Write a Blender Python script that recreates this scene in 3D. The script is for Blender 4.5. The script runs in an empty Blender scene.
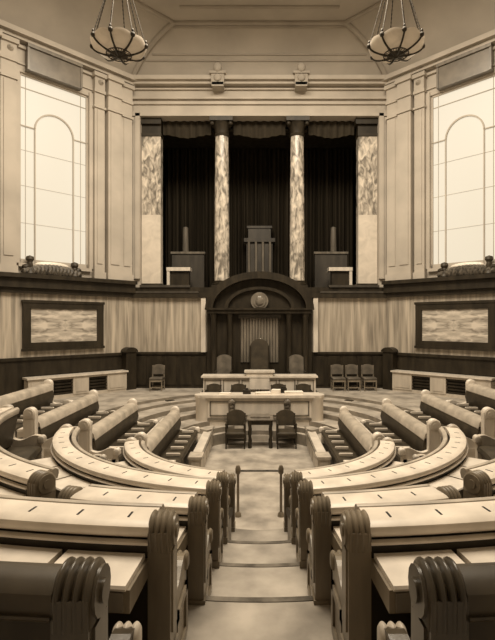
import bpy, bmesh, math, random
from mathutils import Vector, Matrix
random.seed(7)
PI = math.pi
SC = bpy.context.scene
COL = SC.collection
E = 3.25            # eye height above the floor of the well
F, CX, CY = 460.0, 259.5, 322.0

def pt(px, py, Y):
    """point at depth Y that the photograph shows at (px, py)"""
    return Vector(((px - CX) * Y / F, Y, E + (CY - py) * Y / F))

# ------------------------------------------------------------------ materials
def sep(v, s=1.0):
    """sepia tone of reflectance v"""
    return (v, v * (1 - .12 * s), v * (1 - .28 * s), 1)

def mat(name, lo, hi, scale=6, stretch=(1, 1, 1), rough=.5, spec=.4, bump=0, detail=4, distort=0, sat=1.0, coord='Object',
        pos=(.3, .7), metal=0, coat=0):
    m = bpy.data.materials.new(name); m.use_nodes = True
    nt = m.node_tree; b = nt.nodes['Principled BSDF']
    tc = nt.nodes.new('ShaderNodeTexCoord'); mp = nt.nodes.new('ShaderNodeMapping')
    mp.inputs['Scale'].default_value = stretch
    nz = nt.nodes.new('ShaderNodeTexNoise'); nz.inputs['Scale'].default_value = scale
    nz.inputs['Detail'].default_value = detail; nz.inputs['Distortion'].default_value = distort
    rp = nt.nodes.new('ShaderNodeValToRGB')
    rp.color_ramp.elements[0].position = pos[0]; rp.color_ramp.elements[0].color = sep(lo, sat)
    rp.color_ramp.elements[1].position = pos[1]; rp.color_ramp.elements[1].color = sep(hi, sat)
    nt.links.new(tc.outputs[coord], mp.inputs['Vector']); nt.links.new(mp.outputs[0], nz.inputs['Vector'])
    nt.links.new(nz.outputs[0], rp.inputs[0]); nt.links.new(rp.outputs[0], b.inputs['Base Color'])
    b.inputs['Roughness'].default_value = rough
    b.inputs['Specular IOR Level'].default_value = spec
    b.inputs['Metallic'].default_value = metal
    b.inputs['Coat Weight'].default_value = coat
    if bump:
        bp = nt.nodes.new('ShaderNodeBump'); bp.inputs['Strength'].default_value = bump
        bp.inputs['Distance'].default_value = .02
        nt.links.new(nz.outputs[0], bp.inputs['Height']); nt.links.new(bp.outputs[0], b.inputs['Normal'])
    return m

M = {}
M['plaster'] = mat('plaster', .40, .50, 1.2, rough=.8, spec=.2, sat=.85)
M['plaster_dim'] = mat('plaster_dim', .32, .40, 1.2, rough=.85, spec=.2, sat=.9)
M['ceiling'] = mat('ceiling_plaster', .38, .47, .8, rough=.9, spec=.1, sat=.85)
M['carpet'] = mat('carpet', .22, .48, 2.2, rough=.95, spec=.05, bump=.2, detail=8, sat=.85)
M['oak'] = mat('oak', .34, .58, 5, (1, 1, .25), rough=.38, spec=.5, bump=.05, sat=.95)
M['oak_pale'] = mat('pale_oak', .55, .75, 5, (1, 1, .3), rough=.35, spec=.5, sat=.8)
M['riser'] = mat('riser', .18, .30, 4, rough=.9, spec=.1, sat=1.05)  # darker than the treads, step shading put into the colour
M['step_shade'] = mat('step_edge_shade', .07, .22, 5, rough=.9, spec=.1)  # shadow at the aisle step edges, painted as dark strips
M['post'] = mat('shaded_post_oak', .12, .23, 7, (1, 1, .2), rough=.36, spec=.4, bump=.1, sat=1.5)  # aisle posts browner than the arm ends, shade put into the colour
M['post_deep_shade'] = mat('deep_shaded_post_oak', .03, .07, 7, (1, 1, .2), rough=.28, spec=.5, bump=.1, sat=1.7)  # nearest row only, its shadow put into a darker oak
M['top'] = mat('lit_polished_top', .58, .78, 4, rough=.35, spec=.5, sat=.85)  # light falling on the rail tops is put into this bright tone
M['oak_brown'] = mat('brown_oak', .11, .22, 7, (1, 1, .2), rough=.35, spec=.5, bump=.1, sat=1.1)
M['dark_wood'] = mat('dark_wood', .016, .04, 6, (1, 1, .2), rough=.45, spec=.25, sat=1.8)
M['leather'] = mat('leather', .30, .50, 4, rough=.42, spec=.5, bump=.15, detail=8, sat=1.0)  # paler than the backrests, light from above put into the colour
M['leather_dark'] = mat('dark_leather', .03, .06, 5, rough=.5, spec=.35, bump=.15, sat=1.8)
M['slot'] = mat('slot_inlay', .012, .02, 5, rough=.8, sat=1.2)  # dark inlay strips in the top rails
M['marble'] = mat('mottled_marble', .16, .72, 7, (1, 1, .45), rough=.2, spec=.5, detail=10, distort=.8, sat=.9, pos=(.36, .66))
M['marble_pale'] = mat('pale_marble', .55, .72, 2.5, rough=.2, spec=.5, detail=8, distort=1.0, sat=.85)
M['curtain'] = mat('curtain_velvet', .022, .045, 6, (1, 1, .05), rough=.9, spec=.1, sat=1.6)
M['metal'] = mat('dark_bronze', .03, .07, 12, rough=.4, metal=.6, sat=1.2)
M['alabaster'] = mat('alabaster', .72, .9, 5, rough=.3, spec=.5, detail=6, distort=.8, sat=.75)
M['paper'] = mat('paper', .78, .85, 5, rough=.8, sat=.7)
M['gallery_wood'] = mat('gallery_wood', .035, .07, 5, (1, 1, .25), rough=.5, sat=1.2)
M['radiator_oak'] = mat('radiator_oak', .42, .58, 5, (1, 1, .3), rough=.5, sat=.95)
M['dim_leaf'] = mat('carved_bronze', .015, .16, 14, rough=.5, detail=8, sat=1.2)
M['mirror_grey'] = mat('dull_panel', .13, .20, 3, rough=.3, sat=1.1)
M['veneer'] = mat('streaked_veneer', .20, .56, 5, (1.6, 1.6, .10), rough=.4, spec=.4, detail=7, distort=.35, sat=1.05)

def figured():
    """book-matched horizontal figure, mirrored about the panel's middle line"""
    m = bpy.data.materials.new('figured_veneer'); m.use_nodes = True
    nt = m.node_tree; b = nt.nodes['Principled BSDF']
    tc = nt.nodes.new('ShaderNodeTexCoord'); sx = nt.nodes.new('ShaderNodeSeparateXYZ')
    ab = nt.nodes.new('ShaderNodeMath'); ab.operation = 'ABSOLUTE'
    ax = nt.nodes.new('ShaderNodeMath'); ax.operation = 'ABSOLUTE'
    cb = nt.nodes.new('ShaderNodeCombineXYZ')
    mp = nt.nodes.new('ShaderNodeMapping'); mp.inputs['Scale'].default_value = (1.6, 1, 6)
    nz = nt.nodes.new('ShaderNodeTexNoise'); nz.inputs['Scale'].default_value = 1.6
    nz.inputs['Detail'].default_value = 6; nz.inputs['Distortion'].default_value = .7
    rp = nt.nodes.new('ShaderNodeValToRGB')
    rp.color_ramp.elements[0].position = .34; rp.color_ramp.elements[0].color = sep(.22, 1)
    rp.color_ramp.elements[1].position = .62; rp.color_ramp.elements[1].color = sep(.66, .85)
    L = nt.links.new
    L(tc.outputs['Object'], sx.inputs[0]); L(sx.outputs[2], ab.inputs[0]); L(sx.outputs[0], ax.inputs[0])
    L(ax.outputs[0], cb.inputs[0]); L(ab.outputs[0], cb.inputs[2])
    L(cb.outputs[0], mp.inputs[0]); L(mp.outputs[0], nz.inputs['Vector']); L(nz.outputs[0], rp.inputs[0])
    L(rp.outputs[0], b.inputs['Base Color']); b.inputs['Roughness'].default_value = .4
    return m
M['figured'] = figured()

def glow(name, strength):
    m = bpy.data.materials.new(name); m.use_nodes = True
    nt = m.node_tree; b = nt.nodes['Principled BSDF']
    nz = nt.nodes.new('ShaderNodeTexNoise'); nz.inputs['Scale'].default_value = .7
    rp = nt.nodes.new('ShaderNodeValToRGB')
    rp.color_ramp.elements[0].color = (.90, .79, .60, 1); rp.color_ramp.elements[1].color = (1, .885, .70, 1)
    nt.links.new(nz.outputs[0], rp.inputs[0]); nt.links.new(rp.outputs[0], b.inputs['Emission Color'])
    b.inputs['Base Color'].default_value = (.1, .09, .07, 1)
    b.inputs['Emission Strength'].default_value = strength
    return m
M['daylight_glass'] = glow('daylit_frosted_glass', .80)

# ------------------------------------------------------------------ mesh builder
class MB:
    def __init__(s): s.v = []; s.f = []; s.mi = []
    def add(s, vs, fs, k=0):
        n = len(s.v); s.v += [Vector(p) for p in vs]
        for f in fs: s.f.append([i + n for i in f]); s.mi.append(k)
        return s
    def box(s, c, size, rz=0, k=0, bev=0):
        x, y, z = [q / 2 for q in size]
        R = Matrix.Rotation(rz, 3, 'Z')
        if not bev:
            vs = [Vector(c) + R @ Vector((a * x, b * y, d * z)) for a in (-1, 1) for b in (-1, 1) for d in (-1, 1)]
            return s.add(vs, [(0, 1, 3, 2), (4, 6, 7, 5), (0, 4, 5, 1), (2, 3, 7, 6), (0, 2, 6, 4), (1, 5, 7, 3)], k)
        bm = bmesh.new(); bmesh.ops.create_cube(bm, size=1)
        for v in bm.verts: v.co = Vector((v.co.x * 2 * x, v.co.y * 2 * y, v.co.z * 2 * z))
        bmesh.ops.bevel(bm, geom=bm.edges[:], offset=bev, segments=3, affect='EDGES', profile=.5)
        bm.verts.index_update()
        vs = [Vector(c) + R @ v.co for v in bm.verts]; fs = [[v.index for v in f.verts] for f in bm.faces]
        bm.free(); return s.add(vs, fs, k)
    def prism(s, poly, frame, t0, t1, k=0):
        """poly [(a,b)] ; frame(a,b,t) -> world"""
        n = len(poly)
        vs = [frame(a, b, t0) for a, b in poly] + [frame(a, b, t1) for a, b in poly]
        fs = [list(range(n))[::-1], list(range(n, 2 * n))] + [(i, (i + 1) % n, n + (i + 1) % n, n + i) for i in range(n)]
        return s.add(vs, fs, k)
    def sweep(s, prof, stations, k=0, z=0):
        """prof [(offset, height)] carried along stations [(point, outward normal)]"""
        n = len(prof); vs = []; fs = []
        for p, nn in stations:
            for o, h in prof: vs.append((p.x + nn.x * o, p.y + nn.y * o, z + h))
        m = len(stations)
        for i in range(m - 1):
            for j in range(n):
                a, b = i * n + j, i * n + (j + 1) % n
                fs.append((a, b, b + n, a + n))
        fs.append(list(range(n))[::-1]); fs.append(list(range((m - 1) * n, m * n)))
        return s.add(vs, fs, k)
    def tube(s, pts, r, seg=8, k=0):
        pts = [Vector(p) for p in pts]; vs = []; fs = []
        rr = r if isinstance(r, (list, tuple)) else [r] * len(pts)
        up = None
        for i, p in enumerate(pts):
            d = (pts[min(i + 1, len(pts) - 1)] - pts[max(i - 1, 0)]).normalized()
            if up is None or abs(d.dot(up)) > .95: up = Vector((0, 0, 1)) if abs(d.z) < .9 else Vector((1, 0, 0))
            a = d.cross(up).normalized(); b = d.cross(a).normalized()
            for j in range(seg):
                t = 2 * PI * j / seg; vs.append(p + (a * math.cos(t) + b * math.sin(t)) * rr[i])
        for i in range(len(pts) - 1):
            for j in range(seg):
                a, b = i * seg + j, i * seg + (j + 1) % seg; fs.append((a, b, b + seg, a + seg))
        fs.append(list(range(seg))[::-1]); fs.append(list(range((len(pts) - 1) * seg, len(pts) * seg)))
        return s.add(vs, fs, k)
    def lathe(s, prof, c=(0, 0, 0), seg=24, k=0, arc=2 * PI, a0=0):
        c = Vector(c); vs = []; fs = []; n = len(prof)
        full = abs(arc - 2 * PI) < 1e-6; m = seg if full else seg + 1
        for i in range(m):
            t = a0 + arc * i / seg
            for r, z in prof: vs.append(c + Vector((r * math.cos(t), r * math.sin(t), z)))
        for i in range(seg):
            for j in range(n - 1):
                a, b = i * n + j, ((i + 1) % m) * n + j; fs.append((a, b, b + 1, a + 1))
        return s.add(vs, fs, k)
    def blob(s, c, size, rz=0, k=0, sub=2, lump=0):
        bm = bmesh.new(); bmesh.ops.create_icosphere(bm, subdivisions=sub, radius=1)
        R = Matrix.Rotation(rz, 3, 'Z'); vs = []
        bm.verts.index_update()
        for v in bm.verts:
            q = v.co * (1 + lump * math.sin(7 * v.co.x + 3) * math.sin(8 * v.co.y + 1) * math.sin(9 * v.co.z))
            vs.append(Vector(c) + R @ Vector((q.x * size[0], q.y * size[1], q.z * size[2])))
        fs = [[v.index for v in f.verts] for f in bm.faces]; bm.free()
        return s.add(vs, fs, k)

SMOOTH = math.radians(38)
def obj(name, mb, m, parent=None, label=None, smooth=True, kind=None):
    me = bpy.data.meshes.new(name)
    off = Vector((0, 0, 0))
    q = parent
    while q is not None:
        if q.rotation_euler.z == 0: off += Vector(q.location)
        q = q.parent
    if parent is not None and parent.get('_local'): off = Vector((0, 0, 0))
    me.from_pydata([tuple(v - off) for v in mb.v], [], mb.f)
    ms = m if isinstance(m, (list, tuple)) else [m]
    for q in ms: me.materials.append(q)
    for p, k in zip(me.polygons, mb.mi): p.material_index = k
    bm = bmesh.new(); bm.from_mesh(me)
    bmesh.ops.recalc_face_normals(bm, faces=bm.faces)
    bm.to_mesh(me); bm.free()
    if smooth:
        for p in me.polygons: p.use_smooth = True
        me.set_sharp_from_angle(angle=SMOOTH)
    o = bpy.data.objects.new(name, me); COL.objects.link(o)
    if parent is not None: o.parent = parent
    if label: o['label'] = label
    if kind: o['kind'] = kind
    return o
def tag(o, label, cat, group=None):
    o['label'] = label; o['category'] = cat
    if group: o['group'] = group
    return o
def thing(name, label, cat, loc=(0, 0, 0), rz=None, group=None):
    """an Empty at the base of a thing; with rz given its parts are modelled in local coordinates"""
    o = bpy.data.objects.new(name, None); COL.objects.link(o); o.location = loc
    o.empty_display_size = .2
    if rz is not None: o.rotation_euler = (0, 0, rz); LOCAL.add(o.name)
    return tag(o, label, cat, group)
LOCAL = set()
def lobj(name, mb, m, parent, label=None, smooth=True):
    """part given in the local coordinates of its parent (roots with a rotation)"""
    o = obj(name, mb, m, None, label, smooth); o.parent = parent; return o
def struct(name, mb, m, smooth=False):
    return obj(name, mb, m, None, None, smooth, 'structure')
def dup(root, loc, rz, label, group=None):
    r = root.copy(); COL.objects.link(r); r.location = loc; r.rotation_euler = (0, 0, rz)
    r['label'] = label
    if group: r['group'] = group
    for ch in list(root.children):
        c = ch.copy(); COL.objects.link(c); c.parent = r
        for g in list(ch.children):
            d = g.copy(); COL.objects.link(d); d.parent = c
    return r

# ------------------------------------------------------------------ room geometry
HW, FY = 4.42, 16.0           # half width and depth of the far wall
DL = 5.2                      # length of the oblique walls with the windows
S2 = math.sqrt(.5)
CEIL = E + 9.78
ZL0, ZL1 = E + .90, E + 1.40  # dark ledge
ZF = .95                      # floor along the far walls
ZW = E - 1.04                 # top of the dark wainscot

def wallframe(s):
    """local frame on an oblique wall: u from the far corner, d out into the room"""
    def fr(u, d, z):
        return Vector((s * (HW + u * S2) - s * d * S2, FY - u * S2 - d * S2, z))
    return fr
def wbox(mb, fr, u0, u1, d0, d1, z0, z1, k=0):
    vs = [fr(u, d, z) for u in (u0, u1) for d in (d0, d1) for z in (z0, z1)]
    return mb.add(vs, [(0, 1, 3, 2), (4, 6, 7, 5), (0, 4, 5, 1), (2, 3, 7, 6), (0, 2, 6, 4), (1, 5, 7, 3)], k)
def xbox(mb, x0, x1, y0, y1, z0, z1, k=0):
    return mb.box(((x0 + x1) / 2, (y0 + y1) / 2, (z0 + z1) / 2), (x1 - x0, y1 - y0, z1 - z0), 0, k)

# --- far wall: plaster with a wide opening to the gallery
OW, OZ0, OZ1 = 4.14, E + 1.15, E + 7.13
ZC = E + 8.42
mb = MB()
xbox(mb, -HW - .3, -OW, FY, FY + .5, ZL0, ZC + .2); xbox(mb, OW, HW + .3, FY, FY + .5, ZL0, ZC + .2)
xbox(mb, -OW, OW, FY, FY + .5, OZ1, ZC + .2)
struct('wall_far', mb, M['plaster'])
mb = MB()
for z0, z1, d in ((OZ1 + .0, OZ1 + .10, .10), (E + 7.55, E + 7.62, .07), (E + 7.72, E + 7.78, .10), (E + 8.05, E + 8.10, .08), (E + 8.18, E + 8.28, .22), (E + 8.28, E + 8.42, .34)):
    xbox(mb, -HW - .02, HW + .02, FY - d, FY, z0, z1)
for s in (-1, 1):
    xbox(mb, s * OW - .0 if s > 0 else -OW - .16, OW + .16 if s > 0 else -OW, FY - .10, FY, E + 1.5, OZ1 + .10)
    xbox(mb, min(s * (OW + .16), s * (OW + .24)), max(s * (OW + .16), s * (OW + .24)), FY - .05, FY, E + 1.5, OZ1)
struct('trim_1', mb, M['plaster'])
# lower far wall: dark wainscot and streaked veneer
mb = MB(); xbox(mb, -HW - .2, HW + .2, FY, FY + .3, 0, ZW)
for s in (-1, 1):
    for i in range(5):
        x = s * (2.05 + i * .52); xbox(mb, x - .20, x + .20, FY - .03, FY, ZF + .12, ZW - .14)
    xbox(mb, min(s * 1.95, s * HW), max(s * 1.95, s * HW), FY - .06, FY, ZW - .08, ZW)
struct('wall_far_wainscot', mb, M['dark_wood'])
mb = MB(); xbox(mb, -HW - .2, HW + .2, FY + .0, FY + .3, ZW, ZL0)
struct('wall_far_veneer', mb, M['veneer'])
mb = MB()
for s in (-1, 1):
    xbox(mb, min(s * 1.86, s * 2.02), max(s * 1.86, s * 2.02), FY - .12, FY, ZW, ZL0)
struct('trim_2', mb, M['oak_pale'])
# gallery front over the veneer
mb = MB()
xbox(mb, -HW, HW, FY - .14, FY + .2, ZL0 - .06, ZL0 + .10)
xbox(mb, -HW, HW, FY - .06, FY + .2, ZL0 + .10, ZL0 + .30)
struct('trim_3', mb, M['dark_wood'])
mb = MB()
for s in (-1, 1):
    xbox(mb, min(s * 2.1, s * HW), max(s * 2.1, s * HW), FY - .16, FY - .02, ZL0 + .10, ZL0 + .16)
    xbox(mb, min(s * 2.4, s * OW), max(s * 2.4, s * OW), FY - .12, FY + .18, ZL0 + .30, ZL0 + .38)
struct('trim_4', mb, M['gallery_wood'])

# --- oblique walls with windows
U0, U1, WZ0, WZ1, REC = 1.57, 3.66, E + 1.72, E + 7.32, .10
for s, side in ((-1, 'left'), (1, 'right')):
    fr = wallframe(s)
    mb = MB()
    wbox(mb, fr, -.1, U0, -.5, 0, ZL0, CEIL); wbox(mb, fr, U1, DL + .3, -.5, 0, ZL0, CEIL)
    wbox(mb, fr, U0, U1, -.5, 0, ZL0, WZ0); wbox(mb, fr, U0, U1, -.5, 0, WZ1, CEIL)
    struct('wall_%s_oblique' % side, mb, M['plaster'])
    # pilasters, caps, cornice
    mb = MB()
    for a, b, d in ((.10, .50, .16), (.55, 1.02, .26), (1.10, 1.44, .16), (3.78, 4.20, .16), (4.25, 4.75, .26), (4.8, 5.15, .16)):
        wbox(mb, fr, a, b, 0, d, ZL1, E + 7.45)
        wbox(mb, fr, a + .08, b - .08, d, d + .025, ZL1 + .5, E + 6.9)
        wbox(mb, fr, a - .03, b + .03, 0, d + .05, E + 6.95, E + 7.02)
        wbox(mb, fr, a - .02, b + .02, 0, d + .05, E + 7.45, E + 7.55)
        wbox(mb, fr, a, b, 0, d + .03, E + 7.55, E + 7.95)
        wbox(mb, fr, a - .05, b + .05, 0, d + .10, E + 7.95, E + 8.08)
        wbox(mb, fr, a - .03, b + .03, 0, d + .05, ZL1, ZL1 + .22)
    for z0, z1, d in ((E + 7.52, E + 7.57, .05), (E + 7.98, E + 8.06, .08), (E + 8.15, E + 8.25, .2), (E + 8.25, E + 8.4, .34)):
        wbox(mb, fr, 0, DL, 0, d, z0, z1)
    wbox(mb, fr, U0 - .12, U0, 0, .06, WZ0, WZ1 + .1); wbox(mb, fr, U1, U1 + .12, 0, .06, WZ0, WZ1 + .1)
    struct('trim_5' if s < 0 else 'trim_6', mb, M['plaster'])
    mb = MB()
    for u in (1.25, 3.95):
        c0 = fr(u, .0, E + 8.2)
        for q in range(3):
            c = fr(u, .14 + .05 * q, E + 7.80 - .0 * q)
            mb.blob(c, (.11 - .03 * q,) * 3, 0, 0, 2)
    struct('trim_7' if s < 0 else 'trim_8', mb, M['plaster_dim'])
    # the window
    w = MB()
    wbox(w, fr, U0 - .0, U1, -REC - .04, -REC, WZ0, WZ1)
    wo = struct('window_1' if s < 0 else 'window_2', w, M['daylight_glass'])
    w = MB()
    uc, ra = 2.62, .58
    def bar(u0, u1, z0, z1, d=.05): wbox(w, fr, u0, u1, -REC, -REC + d, z0, z1)
    zs = WZ1 - 1.55
    bar(U0, U0 + .06, WZ0, WZ1); bar(U1 - .06, U1, WZ0, WZ1); bar(U0, U1, WZ0, WZ0 + .14); bar(U0, U1, WZ1 - .06, WZ1)
    bar(uc - ra - .018, uc - ra + .018, WZ0, zs + .05); bar(uc + ra - .018, uc + ra + .018, WZ0, zs + .05)
    bar(U0, U1, WZ1 - .42, WZ1 - .40, .03)
    bar(U0, uc - ra, zs - .0, zs + .03); bar(uc + ra, U1, zs, zs + .03)
    bar(uc - ra - .25, uc - ra - .235, WZ0, WZ1, .02); bar(uc + ra + .25, uc + ra + .265, WZ0, WZ1, .02)
    for zz in (WZ0 + 1.2, WZ0 + 2.3, WZ0 + 3.35): bar(U0, U1, zz, zz + .012, .015)
    st = [(uc + ra * math.cos(PI * i / 24), zs + ra * math.sin(PI * i / 24)) for i in range(25)]
    for (a, b), (c, d) in zip(st[:-1], st[1:]):
        mx = ((a - uc) / ra, (b - zs) / ra); nx = ((c - uc) / ra, (d - zs) / ra)
        vs = []
        for (u, z), (du, dz) in (((a, b), mx), ((c, d), nx)):
            for q in (-.022, .022):
                for dd in (0, .05): vs.append(fr(u + du * q, -REC + dd, z + dz * q))
        w.add(vs, [(0, 1, 3, 2), (4, 6, 7, 5), (0, 4, 5, 1), (2, 3, 7, 6), (1, 5, 7, 3), (0, 2, 6, 4)])
    wf = obj('window_frame', w, M['plaster'], wo, smooth=False)
    w = MB(); wbox(w, fr, U0 - .05, U1 + .05, -REC, .12, WZ0 - .10, WZ0)
    obj('window_sill', w, M['plaster'], wo, smooth=False)
    # dark box above the window
    w = MB()
    wbox(w, fr, U0 + .36, U1 - .22, .0, .20, E + 7.36, E + 8.02, 0)
    o = tag(obj('blind_box', w, M['mirror_grey'], smooth=False), 'dull grey roller blind box above the tall %s window' % side, 'blind box')
    w = MB()
    wbox(w, fr, U0 + .30, U1 - .16, .0, .26, E + 8.02, E + 8.12)
    wbox(w, fr, U0 + .30, U0 + .36, .0, .23, E + 7.36, E + 8.02); wbox(w, fr, U1 - .22, U1 - .16, .0, .23, E + 7.36, E + 8.02)
    obj('frame', w, M['oak_brown'], o, 'dark brown frame', smooth=False)
    # lower wall
    mb = MB(); wbox(mb, fr, -.1, DL + .3, -.3, 0, 0, ZW)
    wbox(mb, fr, 0, DL, 0, .05, ZW - .09, ZW)
    struct('wall_%s_wainscot' % side, mb, M['dark_wood'])
    mb = MB(); wbox(mb, fr, -.1, DL + .3, -.3, 0, ZW, ZL0)
    for u in (.28, .86, 3.85): wbox(mb, fr, u, u + .02, 0, .012, ZW, ZL0)
    struct('wall_%s_veneer' % side, mb, M['veneer'])
    mb = MB()
    wbox(mb, fr, 0, DL, 0, .12, ZL0 - .05, ZL0 + .1); wbox(mb, fr, 0, DL, 0, .22, ZL0 + .1, ZL1 - .12); wbox(mb, fr, 0, DL, 0, .34, ZL1 - .12, ZL1)
    struct('trim_9' if s < 0 else 'trim_10', mb, M['dark_wood'])
    # corner buttress of the wainscot with a rounded head
    mb = MB()
    wbox(mb, fr, .02, .40, 0, .30, ZF, ZW + .02)
    n = 10; poly = [(.21 + .24 * math.cos(PI * i / n), ZW + .02 + .16 * math.sin(PI * i / n)) for i in range(n + 1)]
    mb.prism(poly, lambda a, b, t: fr(a, t, b), 0, .34)
    struct('trim_11' if s < 0 else 'trim_12', mb, M['dark_wood'])
    # side wall beyond and near walls
    xs = s * (HW + DL * S2)
    yk = FY - DL * S2
    mb = MB(); xbox(mb, min(xs, xs + s * .4), max(xs, xs + s * .4), 1.0, yk, 0, CEIL)
    struct('wall_%s' % side, mb, M['plaster'])
    mb = MB()
    mb.prism([(xs, 1.0), (xs + s * .4, 1.0), (s * HW + s * .2, -3.1), (s * HW, -2.7)], lambda a, b, t: Vector((a, b, t)), 0, CEIL)
    struct('wall_%s_rear' % side, mb, M['plaster_dim'])
mb = MB(); xbox(mb, -HW - .3, HW + .3, -3.1, -2.7, 0, CEIL); struct('wall_near', mb, M['plaster_dim'])

# --- ceiling and coves
YK = FY - DL * S2; XS = HW + DL * S2
outer = [(-HW, FY), (HW, FY), (XS, YK), (XS, 1.0), (HW, -2.7), (-HW, -2.7), (-XS, 1.0), (-XS, YK)]
TX, TY = 2.77, 15.0
inner = [(-TX, TY), (TX, TY), (6.9, 10.9), (6.9, 2.0), (3.6, -1.4), (-3.6, -1.4), (-6.9, 2.0), (-6.9, 10.9)]
ZV = E + 8.4
mb = MB(); n = 8
vs = []
K = 7
for k in range(K):
    t = k / (K - 1); a = t * PI / 2
    h = .5 * math.sin(a) + .5 * t; q = .5 * (1 - math.cos(a)) + .5 * t
    for (ax, ay), (bx, by) in zip(outer, inner): vs.append((ax + (bx - ax) * q, ay + (by - ay) * q, ZV + (CEIL - ZV) * h))
fs = [(k * n + i, k * n + (i + 1) % n, (k + 1) * n + (i + 1) % n, (k + 1) * n + i) for k in range(K - 1) for i in range(n)]
mb.add(vs, fs); cove_v = vs
struct('ceiling_cove', mb, M['ceiling'], True)
mb = MB()
mb.prism(inner, lambda a, b, t: Vector((a, b, t)), CEIL, CEIL + .2)
struct('ceiling', mb, M['ceiling'])
mb = MB()
for k in (0, 1, 6, 7, 2, 5)[:4]:
    pass
for i in (0, 1):
    col = [Vector(cove_v[k * n + i]) for k in range(K)]
    mb.tube([p + Vector((0, -.05, -.02)) for p in col], .09, 8)
    sd = -1 if i == 0 else 1
    mb.tube([p + Vector((sd * .42, -.34, .12)) for p in col], .05, 8)
for z, y, w, r in ((CEIL - .04, TY - .02, TX, .07), (CEIL - .02, TY - .75, TX - .3, .05)):
    mb.tube([(-w, y, z), (w, y, z)], r, 8)
def cv(t):
    a = t * PI / 2; h = .5 * math.sin(a) + .5 * t; q = .5 * (1 - math.cos(a)) + .5 * t
    return HW + (TX - HW) * q, FY + (TY - FY) * q, ZV + (CEIL - ZV) * h
for t, ins in ((.32, .15), (.42, .25)):
    w, y, z = cv(t); mb.tube([(-w + ins, y - .01, z), (w - ins, y - .01, z)], .03, 6)
w, y, z = cv(.9); mb.tube([(-w, y - .02, z), (w, y - .02, z)], .05, 6)
for s in (-1, 1):   # lines round the rim of the side coves
    A = Vector((s * TX, TY, CEIL)); B = Vector((s * 6.9, 10.9, CEIL))
    mb.tube([A + Vector((0, 0, -.03)), B + Vector((0, 0, -.03))], .07, 8)
    fr = wallframe(s)
struct('trim_13', mb, M['plaster_dim'], True)
# carved brackets on the cornice
for s in (-1, 1):
    mb = MB(); x = s * 1.42
    xbox(mb, x - .22, x + .22, FY - .42, FY - .34, E + 8.05, E + 8.52)
    xbox(mb, x - .28, x + .28, FY - .46, FY - .2, E + 8.42, E + 8.5)
    xbox(mb, x - .2, x + .2, FY - .42, FY, E + 8.0, E + 8.14)
    mb.blob((x, FY - .44, E + 8.62), (.15, .1, .17), 0, 0, 2)
    mb.blob((x, FY - .44, E + 8.28), (.13, .06, .13), 0, 0, 2)
    tag(obj('carved_bracket', mb, M['plaster_dim']), 'small carved plaster boss on the cornice above the %s marble column' % ('left' if s < 0 else 'right'), 'bracket')

# ------------------------------------------------------------------ public gallery behind the columns
GZ = OZ0                      # gallery floor
mb = MB(); xbox(mb, -OW, OW, FY + .2, 20.4, GZ - .3, GZ)
struct('floor_gallery', mb, M['gallery_wood'])
mb = MB()
xbox(mb, -OW - .2, OW + .2, 20.2, 20.4, GZ, OZ1 + .3); xbox(mb, -OW - .4, -OW - .0, FY + .5, 20.4, GZ, OZ1 + .3); xbox(mb, OW, OW + .4, FY + .5, 20.4, GZ, OZ1 + .3)
xbox(mb, -OW, OW, FY + .5, 20.4, OZ1 + .02, OZ1 + .3)
struct('wall_gallery', mb, M['curtain'])
# curtains
spans = ((-3.55, -1.6), (-1.08, 1.08), (1.6, 3.55))
for (x0, x1), w in zip(spans, ('left bay of the gallery, left of both columns', 'middle bay of the gallery, between the two columns', 'right bay of the gallery, right of both columns')):
    x0, x1 = x0 - .30, x1 + .30
    n = 90; Yc = 18.9
    st = [(x0 + (x1 - x0) * i / n, Yc + .09 * math.sin(i * 1.05) + .03 * math.sin(i * 2.7)) for i in range(n + 1)]
    mb = MB(); vs = []; fs = []
    for x, y in st: vs += [(x, y, GZ), (x, y, OZ1 - .02)]
    for i in range(n): fs.append((2 * i, 2 * i + 2, 2 * i + 3, 2 * i + 1))
    mb.add(vs, fs)
    root = tag(obj('curtain', mb, M['curtain']), 'long dark velvet curtain in the ' + w, 'curtain', 'curtains behind the gallery columns')
# valance over the whole opening
for (x0, x1), w in zip(((-3.42, -1.72), (-.92, .92), (1.74, 3.36)), ('left', 'middle', 'right')):
    mb = MB(); n = 40; vs = []; fs = []
    for i in range(n + 1):
        t = i / n; x = x0 + (x1 - x0) * t; y = FY + .32 + .03 * math.sin(t * 40)
        zb = OZ1 - .55 + .06 * math.cos(t * 2 * PI)
        vs += [(x, y, zb), (x, y, OZ1 - .01)]
    for i in range(n): fs.append((2 * i, 2 * i + 2, 2 * i + 3, 2 * i + 1))
    mb.add(vs, fs)
    tag(obj('pelmet', mb, M['curtain']), 'dark cloth pelmet along the top of the %s gallery bay' % w, 'pelmet', 'pelmets over the gallery bays')
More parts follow.
